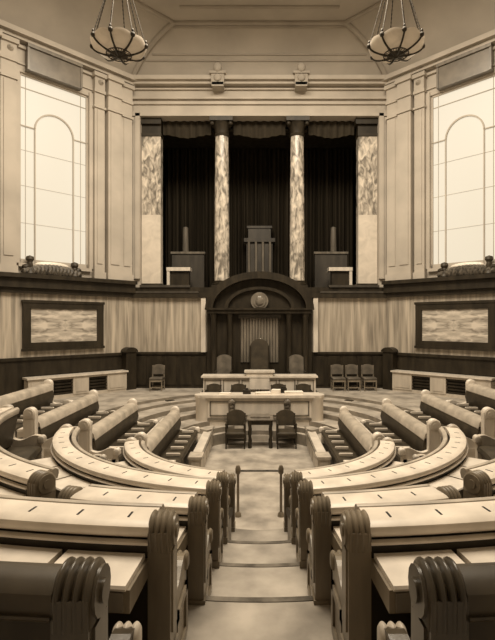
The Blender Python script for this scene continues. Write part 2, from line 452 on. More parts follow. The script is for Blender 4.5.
# marble columns
for s in (-1, 1):
    x = s * 1.33
    root = thing('marble_column', 'round polished marble column, %s one of the two in the gallery opening' % ('left' if s < 0 else 'right'), 'column', (x, FY + .27, GZ))
    zt = E + 6.52
    mb = MB(); prof = [(0, GZ + .3)] + [(.265 - .035 * t ** 2, GZ + .3 + (zt - GZ - .3) * t) for t in [i / 10 for i in range(11)]] + [(0, zt)]
    mb.lathe(prof, (x, FY + .27, 0), 32); obj('shaft', mb, M['marble'], root)
    mb = MB(); xbox(mb, x - .34, x + .34, FY - .05, FY + .59, GZ, GZ + .14)
    mb.lathe([(0, GZ + .14), (.34, GZ + .14), (.35, GZ + .19), (.30, GZ + .23), (.31, GZ + .27), (.27, GZ + .3), (0, GZ + .3)], (x, FY + .27, 0), 24)
    obj('base', mb, M['dark_wood'], root)
    mb = MB()
    mb.lathe([(0, zt), (.25, zt), (.27, zt + .06), (.24, zt + .1), (.27, zt + .3), (.38, zt + .46), (0, zt + .46)], (x, FY + .27, 0), 24)
    xbox(mb, x - .40, x + .40, FY - .11, FY + .63, zt + .46, OZ1)
    for a in (-1, 1):
        for b in (-.02, .56): mb.blob((x + a * .32, FY + b, zt + .38), (.08, .08, .08), 0, 0, 2)
    obj('capital', mb, M['dark_wood'], root, 'dark carved capital')
# marble pilasters at the ends of the opening
for s in (-1, 1):
    x = s * 3.80; y = FY + .2
    root = thing('marble_pilaster', 'flat marble pilaster at the far %s end of the gallery opening' % ('left' if s < 0 else 'right'), 'pilaster', (x, y, GZ))
    mb = MB(); xbox(mb, x - .33, x + .33, y - .06, y + .3, E + 3.76, E + 6.52); obj('upper_slab', mb, M['marble'], root, 'veined upper marble slab')
    mb = MB(); xbox(mb, x - .33, x + .33, y - .06, y + .3, GZ + .2, E + 3.76); obj('lower_slab', mb, M['marble_pale'], root, 'plain pale lower marble slab')
    mb = MB(); xbox(mb, x - .37, x + .36, y - .10, y + .3, GZ, GZ + .2); obj('base', mb, M['dark_wood'], root)
    mb = MB(); xbox(mb, x - .36, x + .36, y - .10, y + .3, E + 6.52, E + 6.62); xbox(mb, x - .34, x + .34, y - .05, y + .3, E + 6.62, E + 6.92)
    xbox(mb, x - .44, x + .36, y - .16, y + .3, E + 6.92, OZ1); obj('capital', mb, M['dark_wood'], root, 'dark moulded capital')
# gallery furniture
root = thing('door_case', 'brown wooden doorcase with small columns at back of gallery, between the marble columns', 'doorcase', (0, 18.5, GZ))
mb = MB(); xbox(mb, -.52, .52, 18.45, 18.7, GZ, E + 3.2); obj('body', mb, M['gallery_wood'], root)
mb = MB(); xbox(mb, -.62, .62, 18.35, 18.7, E + 3.2, E + 3.35); xbox(mb, -.45, .45, 18.4, 18.7, E + 3.35, E + 3.75); xbox(mb, -.5, .5, 18.36, 18.7, E + 3.75, E + 3.84); obj('cornice', mb, M['gallery_wood'], root)
for x in (-.42, -.14, .14, .42):
    mb = MB(); mb.lathe([(0, GZ), (.06, GZ), (.05, E + 3.2), (0, E + 3.2)], (x, 18.38, 0), 12); obj('column', mb, M['oak_brown'], root)
for s, w in ((-1, 'left'), (1, 'right')):
    root = thing('gallery_desk', 'pale topped clerk desk at gallery edge beside the %s marble column' % w, 'desk', (s * 2.85, FY + .9, GZ))
    x0, x1 = s * 3.38, s * 2.52
    mb = MB(); xbox(mb, min(x0, x1), max(x0, x1), FY + .7, FY + 1.2, E + 1.86, E + 1.99); obj('desk_top', mb, M['oak_pale'], root)
    mb = MB(); xbox(mb, min(x0, x1) + .12, max(x0, x1) - .06, FY + .8, FY + 1.15, GZ, E + 1.86); obj('cabinet', mb, M['dark_wood'], root)
    for q in (x0 - s * .06,):
        mb = MB(); xbox(mb, q - .05, q + .05, FY + .72, FY + 1.18, GZ, E + 1.86); obj('leg', mb, M['oak_pale'], root)
    root = thing('gallery_pew', 'brown wooden pew standing behind the %s gallery desk' % w, 'pew', (s * 2.8, 18, GZ))
    mb = MB(); xbox(mb, s * 2.75 - .62, s * 2.75 + .62, 17.7, 17.8, GZ, E + 2.62); obj('back', mb, M['gallery_wood'], root)
    mb = MB(); xbox(mb, s * 2.75 - .66, s * 2.75 + .66, 17.65, 17.85, E + 2.62, E + 2.7); obj('rail', mb, M['oak_brown'], root)
    mb = MB(); xbox(mb, s * 2.75 - .6, s * 2.75 + .6, 17.8, 18.25, GZ, GZ + .45); obj('seat', mb, M['gallery_wood'], root)
    root = thing('standard_lamp', 'slim brown post lamp at back of the %s gallery bay' % w, 'lamp', (s * 2.98, 18.55, GZ))
    mb = MB(); mb.lathe([(0, 0), (.16, 0), (.14, .06), (.03, .1), (.03, 1.4), (0, 1.4)], (s * 2.98, 18.55, GZ), 12); obj('pole', mb, M['gallery_wood'], root)
    mb = MB(); mb.lathe([(.0, 1.4), (.10, 1.4), (.13, 1.7), (.11, 2.65), (.0, 2.7)], (s * 2.98, 18.55, GZ), 12); obj('shade', mb, M['oak_brown'], root)

# ------------------------------------------------------------------ panels, crests and cabinets on the oblique walls
for s, side in ((-1, 'left'), (1, 'right')):
    fr = wallframe(s)
    u0, u1, z0, z1, bw = 1.10, 3.58, E - .83, E + .62, .22
    c = fr((u0 + u1) / 2, 0, (z0 + z1) / 2); rz = -s * PI / 4
    root = thing('framed_panel', 'framed figured veneer panel hung on the %s oblique wall, below the window' % side, 'panel', c, rz)
    W, H = (u1 - u0) / 2, (z1 - z0) / 2
    mb = MB()   # local: x along wall, y out of the wall is negative
    xbox(mb, -W, W, -.09, 0, H - bw, H); xbox(mb, -W, W, -.09, 0, -H, -H + bw); xbox(mb, -W, -W + bw, -.09, 0, -H + bw, H - bw); xbox(mb, W - bw, W, -.09, 0, -H + bw, H - bw)
    xbox(mb, -W - .03, W + .03, -.11, -.02, H - .05, H + .03); xbox(mb, -W - .03, W + .03, -.11, -.02, -H - .03, -H + .05)
    lobj('frame', mb, M['dark_wood'], root, 'broad dark wood frame', False)
    mb = MB(); xbox(mb, -W + bw, W - bw, -.05, -.005, -H + bw, H - bw); lobj('veneer_sheet', mb, M['figured'], root, 'pale book-matched veneer', False)
    # crest on the ledge under the window
    c = fr(2.75, .14, ZL1)
    root = thing('carved_garland', 'dark carved garland with two upright finials on the ledge under the %s window' % side, 'carving', c, rz)
    mb = MB()
    for i in range(15):
        t = i / 14 * 2 - 1
        mb.blob((t * .76, 0, .08 + .06 * (1 - t * t)), (.13, .13, .13 + .07 * (1 - t * t)), 0, 0, 2, .3)
    lobj('swag', mb, M['dim_leaf'], root)
    for q, hh in ((-1, .42), (1, .50)):
        hh = hh if s > 0 else .92 - hh
        mb = MB(); x = q * .66
        mb.lathe([(0, 0), (.15, 0), (.13, .08), (.06, .14), (.09, .22), (.07, hh - .16), (.12, hh - .08), (.10, hh), (0, hh + .04)], (x, 0, .02), 14)
        mb.blob((x + .1 * q, 0, .22), (.12, .08, .08), 0, 0, 2, .3)
        lobj('finial', mb, M['leather_dark'], root)
    mb = MB(); mb.blob((0, .06, .32), (.5, .05, .10), 0, 0, 3); lobj('scroll', mb, M['alabaster'], root, 'pale scroll between the finials')
    # radiator cabinet
    u0, u1 = .45, 3.55
    c = fr((u0 + u1) / 2, 0, ZF); W = (u1 - u0) / 2
    root = thing('radiator_cabinet', 'low pale oak radiator cabinet against the %s oblique wall, below the framed panel' % side, 'cabinet', c, rz)
    H = E - 1.62 - ZF; D = .42
    mb = MB(); xbox(mb, -W - .04, W + .04, -D - .05, -.05, H - .05, H); lobj('top', mb, M['oak_pale'], root, smooth=False)
    mb = MB(); xbox(mb, -W, W, -D + .02, -.06, .0, .10); xbox(mb, -W, W, -D + .02, -.06, H - .12, H - .05)
    xbox(mb, -W, W, -.1, -.06, .1, H - .1)
    lobj('carcass', mb, M['radiator_oak'], root, smooth=False)
    n = 5; e = [-W + 2 * W * q for q in (0, .22, .42, .58, .78, 1)]
    for i in range(5):
        a, b = e[i], e[i + 1]
        if i % 2 == 0:
            mb = MB(); xbox(mb, a, b, -D, -.1, .08, H - .06)
            for q in range(max(2, int((b - a) / .09))):
                pass
            xbox(mb, a + .08, b - .08, -D - .015, -D, .15, H - .14); lobj('panel', mb, M['radiator_oak'], root, smooth=False)
        else:
            mb = MB()
            for q in range(5): xbox(mb, a, b, -D + .05, -D + .08, .12 + q * (H - .2) / 5, .12 + q * (H - .2) / 5 + .045)
            xbox(mb, a, b, -D + .12, -D + .14, .1, H - .1)
            lobj('grille', mb, M['dark_wood'], root, 'dark grille', False)

# ------------------------------------------------------------------ floors
YC1, YC2 = 7.77, 11.0
ROW = {0: (6.28, .87), 1: (5.25, 1.12), 2: (4.22, 1.43), 3: (3.2, 1.66), 4: (2.2, 1.90), 5: (1.3, 2.20)}
BOW = {0: 10.0, 1: 8.5, 2: 5.4, 3: 3.2, 4: 2.2}      # the rear rows are flatter than concentric
FLOOR = {0: 1.69, 1: 1.93, 2: 2.19, 3: 2.46, 4: 2.71, 5: 2.97, 6: 3.25}
mb = MB(); xbox(mb, -8.2, 8.2, -3, 16.2, -.2, 0); struct('floor', mb, M['carpet'])
def ring(inn, out, z0, z1):
    mb = MB(); n = len(inn)
    vs = [(x, y, z) for z in (z0, z1) for x, y in inn + out]
    fs = []
    for i in range(n - 1):
        for b, fl in ((0, 1), (2 * n, 0)):
            fs.append((b + i, b + i + 1, b + n + i + 1, b + n + i))
        fs.append((n + i, n + i + 1, 3 * n + i + 1, 3 * n + i))
    for i in (0, n - 1): fs.append((i, n + i, 3 * n + i, 2 * n + i))
    mb.add(vs, fs)
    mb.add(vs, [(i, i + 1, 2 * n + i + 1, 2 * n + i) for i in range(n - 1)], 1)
    return mb
def clampwall(x, y):
    x = max(-8.2, min(8.2, x)); return x, max(-2.9, min(16.2, y))
def stadium(rn, rs, rf, m=40):
    p = [(rn * math.sin(a), YC1 - rn * math.cos(a)) for a in [-PI / 2 + PI * i / m for i in range(m + 1)]]
    R_ = [(rs, YC1 + .05), (rs, YC2)]
    q = [(rf * math.cos(a), YC2 + rf * math.sin(a)) for a in [PI * i / m for i in range(m + 1)]]
    L_ = [(-rs, YC2), (-rs, YC1 + .05)]
    pts = p + R_ + q + L_
    return pts + [pts[0]]
def riser(i): return ROW[i][0] - .1
big = [clampwall(x, y) for x, y in stadium(11, 11, 11)]
def level(name, inn, T, below):
    z = E - T
    struct(name, ring(inn, big, below, z), [M['carpet'], M['riser']])
level('floor_tier', stadium(riser(5), 1.60, 1.60), FLOOR[5], 0)
level('floor_tier', stadium(riser(4), riser(4), riser(4)), FLOOR[4], E - FLOOR[5])
level('floor_tier', stadium(riser(3), riser(3), riser(3)), FLOOR[3], E - FLOOR[4])
level('floor_tier', stadium(riser(2), riser(2), riser(2)), 2.30, E - FLOOR[3])
def half(rn, m=40):
    return [(rn * math.sin(a), YC1 - rn * math.cos(a)) for a in [-PI / 2 + PI * i / m for i in range(m + 1)]]
halfbig = [clampwall(x, y) for x, y in half(11)]
for i, bl in ((2, 2.30), (1, FLOOR[2]), (0, FLOOR[1])):
    struct('floor_tier', ring(half(riser(i)), halfbig, E - bl, E - FLOOR[i]), [M['carpet'], M['riser']])

def farsteps(r0, r1, z0, z1, a=20):
    A = [rd(a) + (PI - 2 * rd(a)) * i / 40 for i in range(41)]
    struct('floor_tier', ring([(r0 * math.cos(t), YC2 + r0 * math.sin(t)) for t in A], [(r1 * math.cos(t), YC2 + r1 * math.sin(t)) for t in A], z0, z1), [M['carpet'], M['riser']])
rd = math.radians
farsteps(riser(4) - .36, riser(4), E - FLOOR[5], E - (FLOOR[5] + FLOOR[4]) / 2, 38)
farsteps(riser(3) - .45, riser(3), E - FLOOR[4], E - (FLOOR[4] + FLOOR[3]) / 2)
farsteps(riser(2) - .45, riser(2), E - FLOOR[3], E - (FLOOR[3] + 2.30) / 2)
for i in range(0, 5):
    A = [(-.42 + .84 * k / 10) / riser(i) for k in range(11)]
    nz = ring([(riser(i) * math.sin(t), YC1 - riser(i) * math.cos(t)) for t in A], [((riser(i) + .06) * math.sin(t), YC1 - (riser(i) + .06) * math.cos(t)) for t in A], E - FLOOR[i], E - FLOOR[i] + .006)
    struct('trim_%d' % (20 + i), nz, [M['step_shade'], M['riser']])  # thin strip carrying the painted step shadow
# ------------------------------------------------------------------ benches
def arc(s, R, a0, a1, m=None):
    m = m or max(6, int(abs(a1 - a0) * R / .12))
    return [(Vector((s * R * math.sin(a), YC1 - R * math.cos(a), 0)), Vector((s * math.sin(a), -math.cos(a), 0))) for a in [a0 + (a1 - a0) * i / m for i in range(m + 1)]]
def line(s, R, y0, y1, m=6):
    return [(Vector((s * R, y0 + (y1 - y0) * i / m, 0)), Vector((s, 0, 0))) for i in range(m + 1)]
def bow(s, row, x0, x1):
    R = BOW[row]; yc = YC1 - ROW[row][0] + R
    b0, b1 = math.asin(x0 / R), math.asin(x1 / R); m = max(6, int((b1 - b0) * R / .12))
    return [(Vector((s * R * math.sin(a), yc - R * math.cos(a), 0)), Vector((s * math.sin(a), -math.cos(a), 0))) for a in [b0 + (b1 - b0) * i / m for i in range(m + 1)]]
def length(st): return sum((st[i + 1][0] - st[i][0]).length for i in range(len(st) - 1))
def sub(st, d0, d1, m=5):
    """stations between distances d0 and d1 along st"""
    out = []; acc = [0]
    for i in range(len(st) - 1): acc.append(acc[-1] + (st[i + 1][0] - st[i][0]).length)
    for q in range(m + 1):
        d = d0 + (d1 - d0) * q / m
        i = 0
        while i < len(st) - 2 and acc[i + 1] < d: i += 1
        t = (d - acc[i]) / (acc[i + 1] - acc[i])
        out.append((st[i][0].lerp(st[i + 1][0], t), st[i][1].lerp(st[i + 1][1], t).normalized()))
    return out

def reeded(mb, frame, oc, zc, r, half, drop, reeds=4, flat=0):
    """rolled head with reeds running over it; frame(o, z, t)"""
    path = []
    n = 14
    for i in range(4): path.append((oc + r, zc - drop + drop * i / 4, 1, 0))
    for i in range(n + 1):
        a = PI * i / n; path.append((oc + r * math.cos(a), zc + r * math.sin(a), math.cos(a), math.sin(a)))
    for i in range(1, 5): path.append((oc - r, zc - drop * i / 4, -1, 0))
    m = reeds * 6
    vs = []; fs = []
    for o, z, no, nz in path:
        for j in range(m + 1):
            t = -half + 2 * half * j / m
            rip = .018 * abs(math.sin(PI * reeds * j / m)) - .010
            vs.append(frame(o + no * rip, z + nz * rip, t))
    w = m + 1
    for i in range(len(path) - 1):
        for j in range(m): fs.append((i * w + j, i * w + j + 1, (i + 1) * w + j + 1, (i + 1) * w + j))
    fs.append([i * w for i in range(len(path))]); fs.append([i * w + m for i in range(len(path))])
    mb.add(vs, fs)

def bench_end(root, p, n, t_in, zt, wood, near_base=.83, seat_base=1.08, side=1, low=False, ad=0):
    """end standard of a bench: post with a reeded roll, seat arm with wavy top"""
    t = Vector((-n.y, n.x, 0))
    if t.dot(t_in) < 0: t = -t        # t points into the bench; the outside face is at -half
    def fr(o, z, q): return Vector((p.x + n.x * o + t.x * q, p.y + n.y * o + t.y * q, zt + z))
    th = .062
    mb = MB()
    post = [(0, -near_base), (-.095, -near_base), (-.095, -near_base - .0), (-.2, -near_base), (-.2, -.02), (0, -.02)]
    post = [(0, -near_base), (-.2, -near_base), (-.2, -.05), (0, -.05)]
    mb.prism(post, fr, -th, th)
    mb.prism([(.012, -near_base), (-.2, -near_base), (-.2, -near_base + .1), (.012, -near_base + .1)], fr, -th - .012, th)
    mb.prism([(-.04, -.62), (-.16, -.62), (-.16, -.16), (-.04, -.16)], fr, -th - .01, -th)
    e = obj('end_panel', mb, wood, root, smooth=False)
    mb = MB(); reeded(mb, fr, -.1, -.068, .098, th + .004, .085)
    mb.prism([(-.1 + .085 * math.cos(2 * PI * i / 14), -.068 + .085 * math.sin(2 * PI * i / 14)) for i in range(14)], fr, -th - .016, -th)
    mb.prism([(-.1 + .04 * math.cos(2 * PI * i / 12), -.068 + .04 * math.sin(2 * PI * i / 12)) for i in range(12)], fr, -th - .026, -th)
    obj('scroll', mb, wood, e)
    if low: return
    mb = MB()
    arm = [(-.2, -seat_base), (-.70, -seat_base), (-.70, -.90), (-.665, -.86), (-.665, -.62 - ad), (-.70, -.57 - ad)]
    m = 10
    arm += [(-.66 + .45 * i / m, -.50 - ad + .04 * math.sin(PI * 2 * (i / m) * .9 + .4)) for i in range(m + 1)]
    arm += [(-.2, -.44 - ad)]
    mb.prism(arm, fr, -.045, .045)
    for a, b, c, d in ((-.64, -.25, -.72 - ad * .5, -.66 - ad), (-.64, -.25, -1.0, -.94), (-.64, -.58, -.94, -.66), (-.31, -.25, -.94, -.66)):
        mb.prism([(a, c), (b, c), (b, d), (a, d)], fr, -.06, -.045)
    a = obj('arm', mb, wood, root, smooth=False)
    mb = MB(); reeded(mb, fr, -.655, -.525 - ad, .05, .062, .05, 3)
    obj('arm_scroll', mb, M['oak'] if ad else wood, a)  # nearest row's arm head in paler oak, top light put into the colour

BROWN = {0: 'oak_brown', 1: 'oak_brown'}
def bench(label, s, row, st, ends=(True, True), desk=True, end_frames=(None, None), drawers=False, wood='oak', slots=True, zt=None, seat_base=None, near_base=.83, group=None, lid=.5, drop=0, end_wood2=None, rise=0, seat_h=.44, desk_to=1.0, ad=0, dd=.30):
    R, T = ROW[row]
    zt = E - T if zt is None else zt
    mid = st[len(st) // 2][0]
    sb = seat_base if seat_base is not None else (FLOOR[row + 1] - T)
    root = thing('bench', label, 'bench', (mid.x, mid.y, zt - sb), group=group)
    W = M[wood]
    L = length(st); ins = .06
    body = sub(st, ins, L - ins, max(6, len(st) - 1))
    zs = -(sb - seat_h)
    # wide polished top with a rolled near edge, a groove and the padded roll of the backrest
    tp = M['post_deep_shade'] if row == 0 else M['top']  # nearest row in darker wood and leather, shadow put into the colours
    if row == 0:
        mb = MB(); mb.sweep([(-.17, -.10), (-.17, -.03), (-.14, .0), (-.09, .012), (-.03, .0), (0, -.03), (.0, -.10)], body, 0, zt)
        obj('padded_roll', mb, M['leather_dark'], root)
    elif slots:
        mb = MB()
        prof = [(-.03, -.085), (-.006, -.066), (0, -.045), (-.010, -.020), (-.035, -.006), (-.07, 0), (-.225, .004), (-.225, -.05), (-.10, -.085)]
        mb.sweep(prof, body, 0, zt)
        d = .2
        while d < L - .2 and row:
            q = sub(st, d, d + .013, 1); mb.sweep([(-.085, .003), (-.155, .0045), (-.155, -.01), (-.085, -.01)], q, 1, zt); d += .31
        obj('top_rail', mb, [tp, M['slot']], root, 'polished top rail with top light in its tone' if row else None)
        mb = MB(); mb.sweep([(-.256, -.10), (-.256, -.02), (-.262, -.004), (-.28, .003), (-.30, -.002), (-.32, -.02), (-.325, -.05), (-.31, -.10)], body, 0, zt)
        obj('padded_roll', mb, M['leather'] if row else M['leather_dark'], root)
    else:
        mb = MB(); mb.sweep([(-.03, -.10), (-.0, -.07), (0, -.03), (-.02, -.0), (-.06, .012), (-.13, .010), (-.19, -.01), (-.225, -.05), (-.25, -.15), (-.24, -.17), (-.05, -.12)], body, 0, zt)
        obj('padded_roll', mb, M['leather'], root, 'leather roll with top light in its tone')
    mb = MB(); mb.sweep([(-.015, -.112), (.012, -.112), (.016, -.104), (.012, -.097), (-.03, -.097)], body, 0, zt); obj('moulding', mb, M['oak_pale'] if row else M['post_deep_shade'], root, 'pale moulding' if row else None)
    mb = MB(); mb.sweep([(-.09, -.10), (-.01, -.10), (-.01, -near_base), (-.09, -near_base)], body, 0, zt); obj('back_panel', mb, M['dark_wood'], root, smooth=False)  # dark wood puts the shade below the rail into the colour
    mb = MB(); mb.sweep([(-.10, -.12), (-.285 if slots else -.235, -.12), (-.29 if slots else -.25, -.2), (-.27, -.3), (-.24, -.42), (-.21, -.60), (-.10, -.62)], body, 0, zt); obj('backrest', mb, M['leather_dark'], root, 'leather backrest with shade in its tone')  # same upholstery as the roll, darkened to paint the shade beneath it
    if not slots:
        na = int(L / .44)
        for k in range(1, na):
            q = sub(st, L * k / na - .025, L * k / na + .025, 1)
            mb = MB(); mb.sweep([(-.36, zs + .09), (-.62, zs + .09), (-.63, zs + .07), (-.62, zs + .05), (-.36, zs + .05)], q, 0, zt); obj('armrest', mb, M['oak_pale'], root, smooth=False)
    mb = MB(); mb.sweep([(-.11, zs - .02), (-.2, zs + .0), (-.60, zs + .02), (-.66, zs), (-.68, zs - .05), (-.66, zs - .10), (-.11, zs - .10)], body, 0, zt); obj('seat', mb, M['leather_dark'], root, 'dark leather seat')
    mb = MB(); mb.sweep([(-.11, zs - .10), (-.60, zs - .10), (-.60, -sb), (-.11, -sb)], body, 0, zt); obj('plinth', mb, M['oak_brown'], root, smooth=False)
    if desk:
        mb = MB(); Ld = L * desk_to; mb.sweep([(-.01, -.19), (dd - .01, -.195), (dd - .01, -.31), (.0, -.29)], sub(st, ins, Ld - ins, max(6, len(st) - 1)), 0, zt); obj('desk', mb, W, root, smooth=False)
        nl = max(1, round((Ld - 2 * ins) / lid)); step = (Ld - 2 * ins) / nl
        for k in range(nl):
            q = sub(st, ins + k * step + .018, ins + (k + 1) * step - .018, 4)
            mb = MB(); mb.sweep([(.0, -.160), (.0, -.19), (dd, -.197), (dd + .007, -.183), (dd - .002, -.170)], q, 0, zt); obj('desk_lid', mb, M['oak_pale'], root, smooth=False)
            if drawers:
                mb = MB(); q2 = sub(st, ins + k * step + .03, ins + (k + 1) * step - .03, 4)
                mb.sweep([(.29, -.205), (.302, -.205), (.302, -.30), (.29, -.30)], q2, 0, zt); dr = obj('drawer', mb, M['oak_brown'], root, smooth=False)
                c, nn = sub(st, ins + (k + .5) * step, ins + (k + .5) * step + .01, 1)[0]
                mb = MB(); mb.blob((c.x + nn.x * .305, c.y + nn.y * .305, zt - .25), (.022, .022, .02)); mb.blob((c.x + nn.x * .31, c.y + nn.y * .31, zt - .265), (.012, .012, .03)); obj('lock', mb, M['metal'], dr, 'dark metal lock')
    for k in (0, 1):
        if not ends[k]: continue
        p, n = st[0] if k == 0 else st[-1]
        t_in = (st[1][0] - p) if k == 0 else (st[-2][0] - p)
        if end_frames[k] is not None: n = end_frames[k]
        bench_end(root, p, n.normalized(), t_in, zt + (rise if k == 0 else rise * .3), M[end_wood2] if k and end_wood2 else W, near_base + (rise if k == 0 else rise * .3), sb + (rise if k == 0 else rise * .3), ad=ad)
    return root

AX = {0: .56, 1: .49, 2: .43, 3: .41, 4: .40, 5: .36}
rd = math.radians
for s, side in ((-1, 'left'), (1, 'right')):
    def a0(i): return math.asin((AX[i] + .065) / ROW[i][0])
    fw = Vector((0, -1, 0))
    bench('nearest curved bench with deep shadow in its colours, %s of the central aisle' % side, s, 0, bow(s, 0, AX[0] + .065, 1.7), end_frames=(fw, None), desk=False, ad=.08, wood='post_deep_shade', ends=(True, False))
    bench('second curved bench from the camera, %s of the central aisle, with drawers' % side, s, 1, bow(s, 1, AX[1] + .065, 2.1), end_frames=(fw, None), drawers=True, wood='post')
    bench('third curved bench from the camera, %s of the central aisle, ending at the diagonal aisle' % side, s, 2, bow(s, 2, AX[2] + .065, 1.62), end_frames=(fw, None), wood='post')
    bench('outer curved bench beyond the %s diagonal aisle, in line with the third row' % side, s, 2, arc(s, ROW[2][0], rd(28.5), rd(86)), zt=E - 1.38, near_base=.81, seat_base=1.08, wood='post', end_wood2='oak')
    bench('long curved bench %s of the central aisle, second row from the well' % side, s, 3, arc(s, ROW[3][0], a0(3), rd(81)), end_frames=(fw, None), desk_to=.74, wood='post', end_wood2='oak')
    bench('innermost curved bench %s of the central aisle, front row by the well' % side, s, 4, arc(s, ROW[4][0], a0(4), rd(80)), end_frames=(fw, None), desk_to=.8, wood='post', end_wood2='oak')
    # straight benches along the arms
    spec = ((1, 1.48, 8.0, 11.1, 'outermost, nearest the %s side wall'), (2, 1.72, 8.0, 11.0, 'second out from the %s side wall'), (3, 1.92, 8.0, 10.95, 'second row from the %s side of the well'), (4, 2.17, 8.05, 11.3, 'front row beside the %s side of the well'))
    fl = {1: 2.30, 2: 2.46, 3: 2.71, 4: 2.97}
    nbf = {1: 2.30, 2: 2.30, 3: 2.46, 4: 2.71}
    for row, T, y0, y1, w in spec:
        bench(('straight padded bench, ' + w) % side, s, row, line(s, {1: 5.2, 2: 4.08, 3: 3.13, 4: 2.18}[row], y0, y1), zt=E - T, seat_base=fl[row] - T, near_base=nbf[row] - T, slots=False, desk=True, wood='oak_pale', rise=.2, seat_h=.32, dd=.18)  # paler oak on the arm benches puts the light on their ends into the colour
    # front desks of the well
    R, T = ROW[5]; zt = E - T - .16
    st = arc(s, R, math.asin(.425 / R), rd(80))
    p = st[len(st) // 2][0]
    root = thing('front_desk', 'low curved front desk beside the gate, %s of the central aisle' % side, 'desk', (p.x, p.y, zt - .6))
    mb = MB(); mb.sweep([(-.08, 0), (.16, 0), (.16, -.04), (.12, -.10), (-.08, -.10)], st, 0, zt); obj('desk_top', mb, M['oak'], root)
    mb = MB(); mb.sweep([(-.06, -.10), (0, -.10), (0, FLOOR[5] * -1 + E - zt), (-.06, FLOOR[5] * -1 + E - zt)], st, 0, zt); obj('front_panel', mb, M['oak'], root)
    bench_end(root, st[0][0] + Vector((0, -.02, 0)), fw, st[1][0] - st[0][0], zt + .14, M['post'], FLOOR[5] - T + .02, 0, low=True)
    x = s * 1.35
    root = thing('front_desk', 'low straight oak desk wall along the %s side of the well' % side, 'desk', (x, 11.2, 0))
    mb = MB(); xbox(mb, x - .11, x + .11, 9.95, 12.5, 0, .30); 
    for q in range(4):
        y = 10.05 + q * .62; xbox(mb, x - s * .11 - .012, x - s * .11 + .012, y, y + .5, .06, .26)
    obj('body', mb, M['oak'], root, smooth=False)
    mb = MB(); xbox(mb, x - .13, x + .13, 9.88, 12.5, .30, .36); obj('desk_top', mb, M['oak_pale'], root)
    mb = MB(); xbox(mb, min(x - s * .14, x - s * .10), max(x - s * .14, x - s * .10), 9.9, 12.5, .36, .42); obj('edge_rail', mb, M['oak_brown'], root, 'dark raised edge')
    mb = MB(); xbox(mb, x - .13, x + .13, 9.62, 9.98, 0, .38); xbox(mb, x - .15, x + .15, 9.59, 10.0, .38, .43); xbox(mb, x - .08, x + .08, 9.6, 9.62, .08, .32); obj('end_pier', mb, M['oak'], root)

# gate bar at the foot of the aisle
root = thing('gate', 'dark bar gate on two slim posts at the foot of the central aisle', 'gate', (0, 7.7, 0))
for s in (-1, 1):
    mb = MB(); mb.lathe([(0, 0), (.06, 0), (.05, .05), (.022, .08), (.022, .70), (.045, .73), (.045, .80), (.025, .85), (0, .86)], (s * .36, 7.7, 0), 14); obj('post', mb, M['post'], root)
mb = MB(); mb.tube([(-.34, 7.7, .76), (.34, 7.7, .76)], .016, 10); obj('bar', mb, M['metal'], root)

# ------------------------------------------------------------------ dais
def arcbox(name, x0, x1, y0, y1, z0, z1, m): mb = MB(); xbox(mb, x0, x1, y0, y1, z0, z1); return struct(name, mb, m)
arcbox('floor_dais', -1.62, 1.62, 12.95, 14.0, 0, .62, M['dark_wood'])
arcbox('floor_dais', -1.9, 1.9, 14.0, FY, 0, ZF + .02, M['dark_wood'])
Yd = 12.6; zt = 1.25
root = thing('clerks_desk', 'long pale panelled desk with round end piers facing the well', 'desk', (0, Yd, 0))
fp = MB(); xbox(fp, -1.42, 1.42, Yd, Yd + .12, 0, zt - .08); xbox(fp, -1.42, 1.42, Yd - .04, Yd, 0, .16); mb = MB(); xbox(mb, -1.42, 1.42, Yd - .03, Yd, zt - .68, zt - .62)
for a, b in ((-1.36, -.82), (-.70, .70), (.82, 1.36)):
    for (p, q, r, t) in ((a, b, zt - .20, zt - .17), (a, b, zt - .57, zt - .54), (a, a + .03, zt - .57, zt - .17), (b - .03, b, zt - .57, zt - .17)): xbox(mb, p, q, Yd - .02, Yd, r, t)
obj('front_panel', fp, M['oak_pale'], root, smooth=False); obj('panel_moulding', mb, M['oak_brown'], root, 'brown panel moulding', smooth=False)
mb = MB(); xbox(mb, -1.68, 1.68, Yd - .07, Yd + .5, zt - .07, zt); xbox(mb, -1.6, 1.6, Yd - .04, Yd, zt - .11, zt - .07); obj('desk_top', mb, M['oak_pale'], root, smooth=False)
for s in (-1, 1):
    mb = MB(); x = s * 1.56
    mb.lathe([(0, 0), (.25, 0), (.25, .14), (.21, .18), (.21, zt - .14), (.24, zt - .08), (.24, zt - .004), (0, zt - .004)], (x, Yd + .16, 0), 28); obj('end_pier', mb, M['oak_pale'], root)
    mb = MB(); x = s * .76
    mb.blob((x, Yd - .03, zt - .19), (.10, .06, .09), 0, 0, 3, .2); mb.blob((x, Yd - .03, zt - .32), (.06, .04, .07), 0, 0, 2, .2); mb.blob((x, Yd - .03, zt - .44), (.04, .03, .09), 0, 0, 2, .2)
    obj('carved_drop', mb, M['oak_brown'], root, 'brown carved drop')
Yu = 13.9; zu = 1.62
root = thing('chairman_desk', 'raised pale panelled desk with a taller middle, behind the clerks', 'desk', (0, Yu, .62))
fp = MB(); xbox(fp, -1.70, 1.70, Yu, Yu + .1, .62, zu - .05); mb = MB()
for i in range(6):
    a = -1.66 + i * .56; 
    for (p, q, r, t) in ((a, a + .50, zu - .14, zu - .11), (a, a + .50, zu - .50, zu - .47), (a, a + .03, zu - .5, zu - .11), (a + .47, a + .5, zu - .5, zu - .11)): xbox(mb, p, q, Yu - .02, Yu, r, t)
obj('front_panel', fp, M['oak_pale'], root, smooth=False); obj('panel_moulding', mb, M['oak_brown'], root, 'brown panel moulding', smooth=False)
